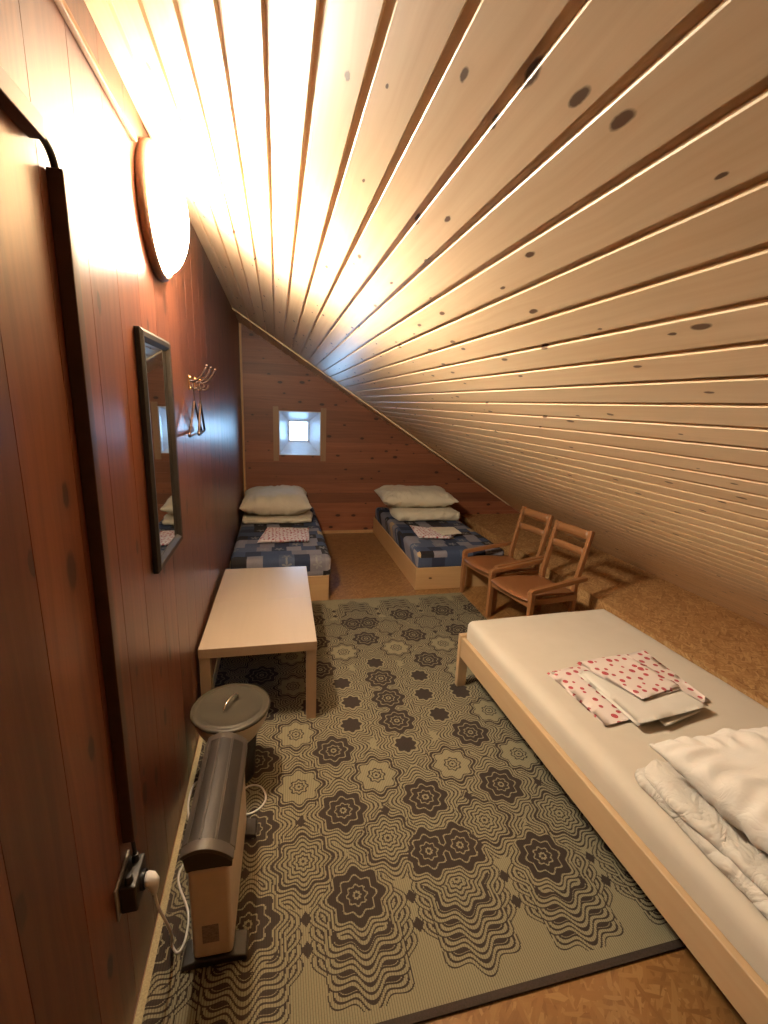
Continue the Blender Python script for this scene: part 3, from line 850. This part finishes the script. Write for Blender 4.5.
# ------------------------------------------------------------------ convector heater
HX0, HX1, HY0, HY1 = -.256, -.134, 1.045, 1.490
ht = thing('convector_heater', 'slim cream electric heater with dark ribbed top standing on the rug by the wall', 'heater', ((HX0+HX1)/2, (HY0+HY1)/2, .0062), math.radians(-1.5))
hc = Vector(((HX0+HX1)/2, (HY0+HY1)/2, 0))
def hp(name, bm, mat, w=.004, par=None, sm=True):
    bmesh.ops.translate(bm, verts=bm.verts, vec=-hc); o = link(name, bm, mat, par or ht); soft(o, w, 3); return o
body = hp('casing', boxbm(HX0+.006, HX1-.006, HY0, HY1, .026, .345), M_heater, .012)
hp('label_sticker', boxbm(HX0+.035, HX0+.080, HY0-.0012, HY0+.001, .085, .150), M_label, .0005, body)['label'] = 'small grey rating label'
# hood: arched cap leaning to the room side, a dark solid core paints the shaded gap below its ends
def arch(x0, x1, zl, zr, rise, n=12):
    pts = []
    for k in range(n+1):
        t = k/n; pts.append((x0+(x1-x0)*t, zl+(zr-zl)*t+rise*math.sin(math.pi*t)**.8))
    return pts
bm = nb(); up = arch(HX0-.006, HX1+.004, .398, .372, .030); prism(bm, up + [(HX1+.001, .340), (HX0+.002, .340)], 'y', HY0+.006, HY1-.006)
hp('hood_core', bm, M_dark, .001)['label'] = 'solid core coloured dark for the shade in the gap under the hood'
def arch_band(y0, y1, th=.010, grow=.004):
    bm = nb(); o_ = arch(HX0-.010, HX1+.008, .402, .376, .034); i_ = arch(HX0-.003, HX1+.001, .394, .368, .028)
    prism(bm, o_ + i_[::-1], 'y', y0, y1); return bm
hp('hood_end', arch_band(HY0-.004, HY0+.030), M_hood, .002); hp('hood_end', arch_band(HY1-.026, HY1+.004), M_hood, .002)
def long_rib(t0, t1, mat, name, dz=.002):
    n = 4; f = lambda t, e: (HX0-.010+(HX1-HX0+.018)*t, .402+(.376-.402)*t+.034*math.sin(math.pi*max(0, min(1, t)))**.8 + e)
    prof = [f(t0+(t1-t0)*k/n, dz) for k in range(n+1)] + [f(t1-(t1-t0)*k/n, -.010) for k in range(n+1)]
    bm = nb(); prism(bm, prof, 'y', HY0+.028, HY1-.024); return hp(name, bm, mat, .001)
for t0, t1 in ((0.0, .12), (.32, .365), (.62, .665), (.90, 1.0)): long_rib(t0, t1, M_hood, 'hood_rib')
for a, b in ((.12, .32), (.365, .62), (.665, .90)):
    long_rib(a, b, M_slat, 'grille_panel', -.0012)
for y0 in (HY0-.006, HY1-.064):
    bm = nb(); prism(bm, [(HX0-.030, 0), (HX1+.034, 0), (HX1+.030, .018), (HX1-.01, .026), (HX0+.01, .026), (HX0-.024, .018)], 'y', y0, y0+.07)
    hp('foot', bm, M_dark, .004)

# ------------------------------------------------------------------ power outlet, cord, trunking
so = thing('power_outlet', 'black surface mounted power outlet at the foot of the dark wall trunking', 'outlet', (XW, 1.005, .410))
def sp(name, bm, mat, w=.003, par=None):
    bmesh.ops.translate(bm, verts=bm.verts, vec=-Vector(so.location)); o = link(name, bm, mat, par or so); soft(o, w); return o
sp('back_plate', boxbm(XW+.0005, XW+.006, .938, 1.046, .372, .466), M_grey, .002)
sp('housing', boxbm(XW+.0065, XW+.045, .948, 1.038, .380, .458), M_sockblk, .005)
bm = nb(); lathe(bm, [(0, 0), (.016, 0), (.021, .004), (.023, .008), (.023, 0)], 24, 'x', (XW+.045, .995, .420)); sp('socket_ring', bm, M_sockblk, .001)
for y0 in (.965, 1.020):
    bm = nb(); tube(bm, [(XW+.026, y0, .458), (XW+.026, y0, .478)], [.010, .008], 12); sp('cable_gland', bm, M_sockblk, .001)

cord = thing('heater_cord', 'white power cord from wall outlet looping on the rug beneath the heater', 'cord', (-.33, 1.1, .0065))
def cp(name, bm, mat, sm=True):
    bmesh.ops.translate(bm, verts=bm.verts, vec=-Vector(cord.location)); return link(name, bm, mat, cord, sm)
bm = nb(); tube(bm, [(XW+.0535, .995, .420), (XW+.057, .995, .420), (XW+.064, .995, .418), (XW+.069, .995, .408), (XW+.070, .995, .388), (XW+.070, .996, .370)], [.016, .0175, .0175, .016, .011, .006], 16); cp('plug', bm, M_white)
pts = [(XW+.070, .996, .372), (XW+.072, 1.006, .31), (XW+.078, 1.045, .19), (XW+.075, 1.085, .09), (-.325, 1.105, .025), (-.306, 1.092, .0102), (-.292, 1.125, .0102), (-.297, 1.20, .0102), (-.340, 1.29, .0102),
       (-.350, 1.335, .0102), (-.336, 1.40, .0102), (-.350, 1.52, .0102), (-.372, 1.64, .0102), (-.36, 1.725, .0102), (-.31, 1.735, .0102), (-.25, 1.64, .0102), (-.21, 1.555, .0102),
       (-.150, 1.530, .0102), (-.095, 1.545, .0102), (-.066, 1.592, .0102), (-.088, 1.655, .0102), (-.14, 1.668, .0102), (-.18, 1.62, .0102), (-.19, 1.52, .0102), (-.195, 1.42, .020), (-.197, 1.36, .046)]
bm = nb(); tube(bm, spline(pts, 8), .0036, 8); cp('cable', bm, M_cord)

# dark trunking on the wall
def wall_bar(name, label, cat, p0, p1, wdt, dep, mat, parts=None):
    """bar on the left wall between (y,z) points"""
    a, b = Vector(p0), Vector(p1); d = (b-a).normalized(); n = Vector((-d.y, d.x))*wdt/2
    bm = nb(); q = [a+n, b+n, b-n, a-n]
    prism(bm, [(v.x, v.y) for v in q], 'x', XW+.0005, XW+dep)
    o = link(name, bm, mat); soft(o, .002)
    return tag(o, label, cat)
wall_bar('cable_trunking', 'dark brown vertical cable trunking running down the left wall to the black outlet', 'trunking', (1.040, 1.995), (1.034, .515), .030, .028, M_trunk)
wall_bar('cable_trunking', 'dark brown horizontal cable trunking at the upper left edge of the photo', 'trunking', (.20, 2.035), (.975, 2.030), .034, .026, M_trunk)
wall_bar('cable_trunking', 'thin brown wooden cable strip high on the wall leading to the lit lamp', 'trunking', (.35, 2.319), (1.622, 2.320), .016, .014, M_stripe)
bm = nb(); tube(bm, spline([(XW+.012, .95, 2.030), (XW+.012, .985, 2.030), (XW+.012, 1.018, 2.022), (XW+.012, 1.036, 2.003), (XW+.012, 1.040, 1.98)], 6), .007, 10)
tag(link('cable', bm, M_sockblk, None, True), 'short black cable bend joining the two dark trunkings', 'cable')
bm = nb(); tube(bm, spline([(XW+.012, 1.030, .525), (XW+.022, 1.026, .51), (XW+.026, 1.020, .478)], 6), .005, 8)
tag(link('cable', bm, M_sockblk, None, True), 'short black cable entering the top of the black outlet', 'cable')

# ------------------------------------------------------------------ wall lamp
LY, LZc, LR = 1.815, 2.195, .196
lp = thing('wall_lamp', 'round lit opal glass lamp with brown rim on the left wall under the ceiling', 'lamp', (XW, LY, LZc))
bm = nb(); lathe(bm, [(0, .001), (LR, .001), (LR+.004, .006), (LR+.004, .020), (LR-.004, .030), (LR-.012, .030), (LR-.016, .018), (0, .018)], 64, 'x'); link('rim', bm, M_rim, lp, True)
bm = nb(); pr = []
for k in range(13):
    a = math.pi/2*k/12; pr.append(((LR-.018)*math.cos(a) if k < 12 else 0, .0185 + .088*math.sin(a)))
lathe(bm, [(0, .0186)] + pr, 64, 'x'); link('glass_dome', bm, M_opal, lp, True)

# ------------------------------------------------------------------ mirror
MY0, MY1, MZ0, MZ1 = 1.480, 1.850, 1.055, 1.800
mr = thing('wall_mirror', 'tall narrow wall mirror in black frame on the left wall', 'mirror', (XW, (MY0+MY1)/2, MZ0))
def mp_(name, bm, mat, w=.004):
    bmesh.ops.translate(bm, verts=bm.verts, vec=-Vector(mr.location)); o = link(name, bm, mat, mr); 
    if w: soft(o, w)
    return o
FW = .036
bm = nb()
prof = [(0, .001), (0, .016), (.010, .024), (.024, .022), (FW, .010), (FW, .001)]
cor = [((MY0, MZ0), (1, 1)), ((MY1, MZ0), (-1, 1)), ((MY1, MZ1), (-1, -1)), ((MY0, MZ1), (1, -1))]
rings = [[bm.verts.new((XW+h, c[0]+s[0]*t, c[1]+s[1]*t)) for t, h in prof] for c, s in cor]
for i in range(4):
    A, B = rings[i], rings[(i+1) % 4]
    for k in range(len(prof)-1): bm.faces.new((A[k], B[k], B[k+1], A[k+1]))
    bm.faces.new((A[-1], B[-1], B[0], A[0]))
mp_('frame', bm, M_black, .0015)
mp_('mirror_glass', boxbm(XW+.002, XW+.009, MY0+FW-.004, MY1-FW+.004, MZ0+FW-.004, MZ1-FW+.004), M_mirror, 0)

# ------------------------------------------------------------------ coat hooks and hangers
for i, (y, lab) in enumerate(((2.29, 'first brass double coat hook after the mirror, holding the hangers'), (2.43, 'middle brass double coat hook of the three on left wall'), (2.57, 'brass double coat hook farthest from the mirror'))):
    h = thing('coat_hook', lab, 'hook', (XW, y, 1.675), 0, 'coat hooks on the left wall')
    h.scale = (.74, .74, .74)
    bm = nb(); prism(bm, [(-.011, -.045), (.011, -.045), (.013, 0), (.011, .045), (-.011, .045), (-.013, 0)], 'x', .0005, .006); o = link('back_plate', bm, M_brass, h); soft(o, .002)
    bm = nb(); tube(bm, spline([(.005, 0, .012), (.030, 0, .010), (.062, 0, .030), (.088, 0, .062), (.108, 0, .098)], 6), [.0075]*24+[.006], 10); link('upper_arm', bm, M_iron, h, True)
    bm = nb(); bmesh.ops.create_uvsphere(bm, u_segments=14, v_segments=10, radius=.011); bmesh.ops.translate(bm, verts=bm.verts, vec=(.110, 0, .104)); link('knob', bm, M_iron, h, True)
    bm = nb(); tube(bm, spline([(.005, 0, -.020), (.025, 0, -.034), (.045, 0, -.033), (.060, 0, -.018), (.063, 0, -.004)], 6), .006, 10); link('lower_arm', bm, M_iron, h, True)
    for zz in (.030, -.034):
        bm = nb(); bmesh.ops.create_uvsphere(bm, u_segments=12, v_segments=8, radius=.010); bmesh.ops.translate(bm, verts=bm.verts, vec=(.008, 0, zz)); link('screw_knob', bm, M_brass, h, True)
def hanger(label, loc, rz, w=.40):
    h = thing('clothes_hanger', label, 'hanger', loc, rz, 'hangers on the first coat hook')
    bm = nb(); tube(bm, spline([(0, .012, .008), (0, .0105, .018), (0, 0, .024), (0, -.012, .014), (0, -.006, -.006), (0, 0, -.02), (0, 0, -.065)], 6), .0025, 8); link('hook', bm, M_iron, h, True)
    bm = nb(); tube(bm, spline([(0, 0, -.062), (0, -.02, -.068), (0, -w*.42, -.170), (0, -w*.5, -.188), (0, -w*.47, -.200), (0, 0, -.201), (0, w*.47, -.200), (0, w*.5, -.188), (0, w*.42, -.170), (0, .02, -.068), (0, 0, -.062)], 6), .0055, 8); link('shoulder_bar', bm, M_iron, h, True)
    return h
hanger('dark thin clothes hanger hanging closest to the wall on the first hook', (XW+.024, 2.262, 1.646), math.radians(1), .36)
hanger('dark thin clothes hanger on the outer side of the first hook', (XW+.047, 2.285, 1.650), math.radians(4), .31)
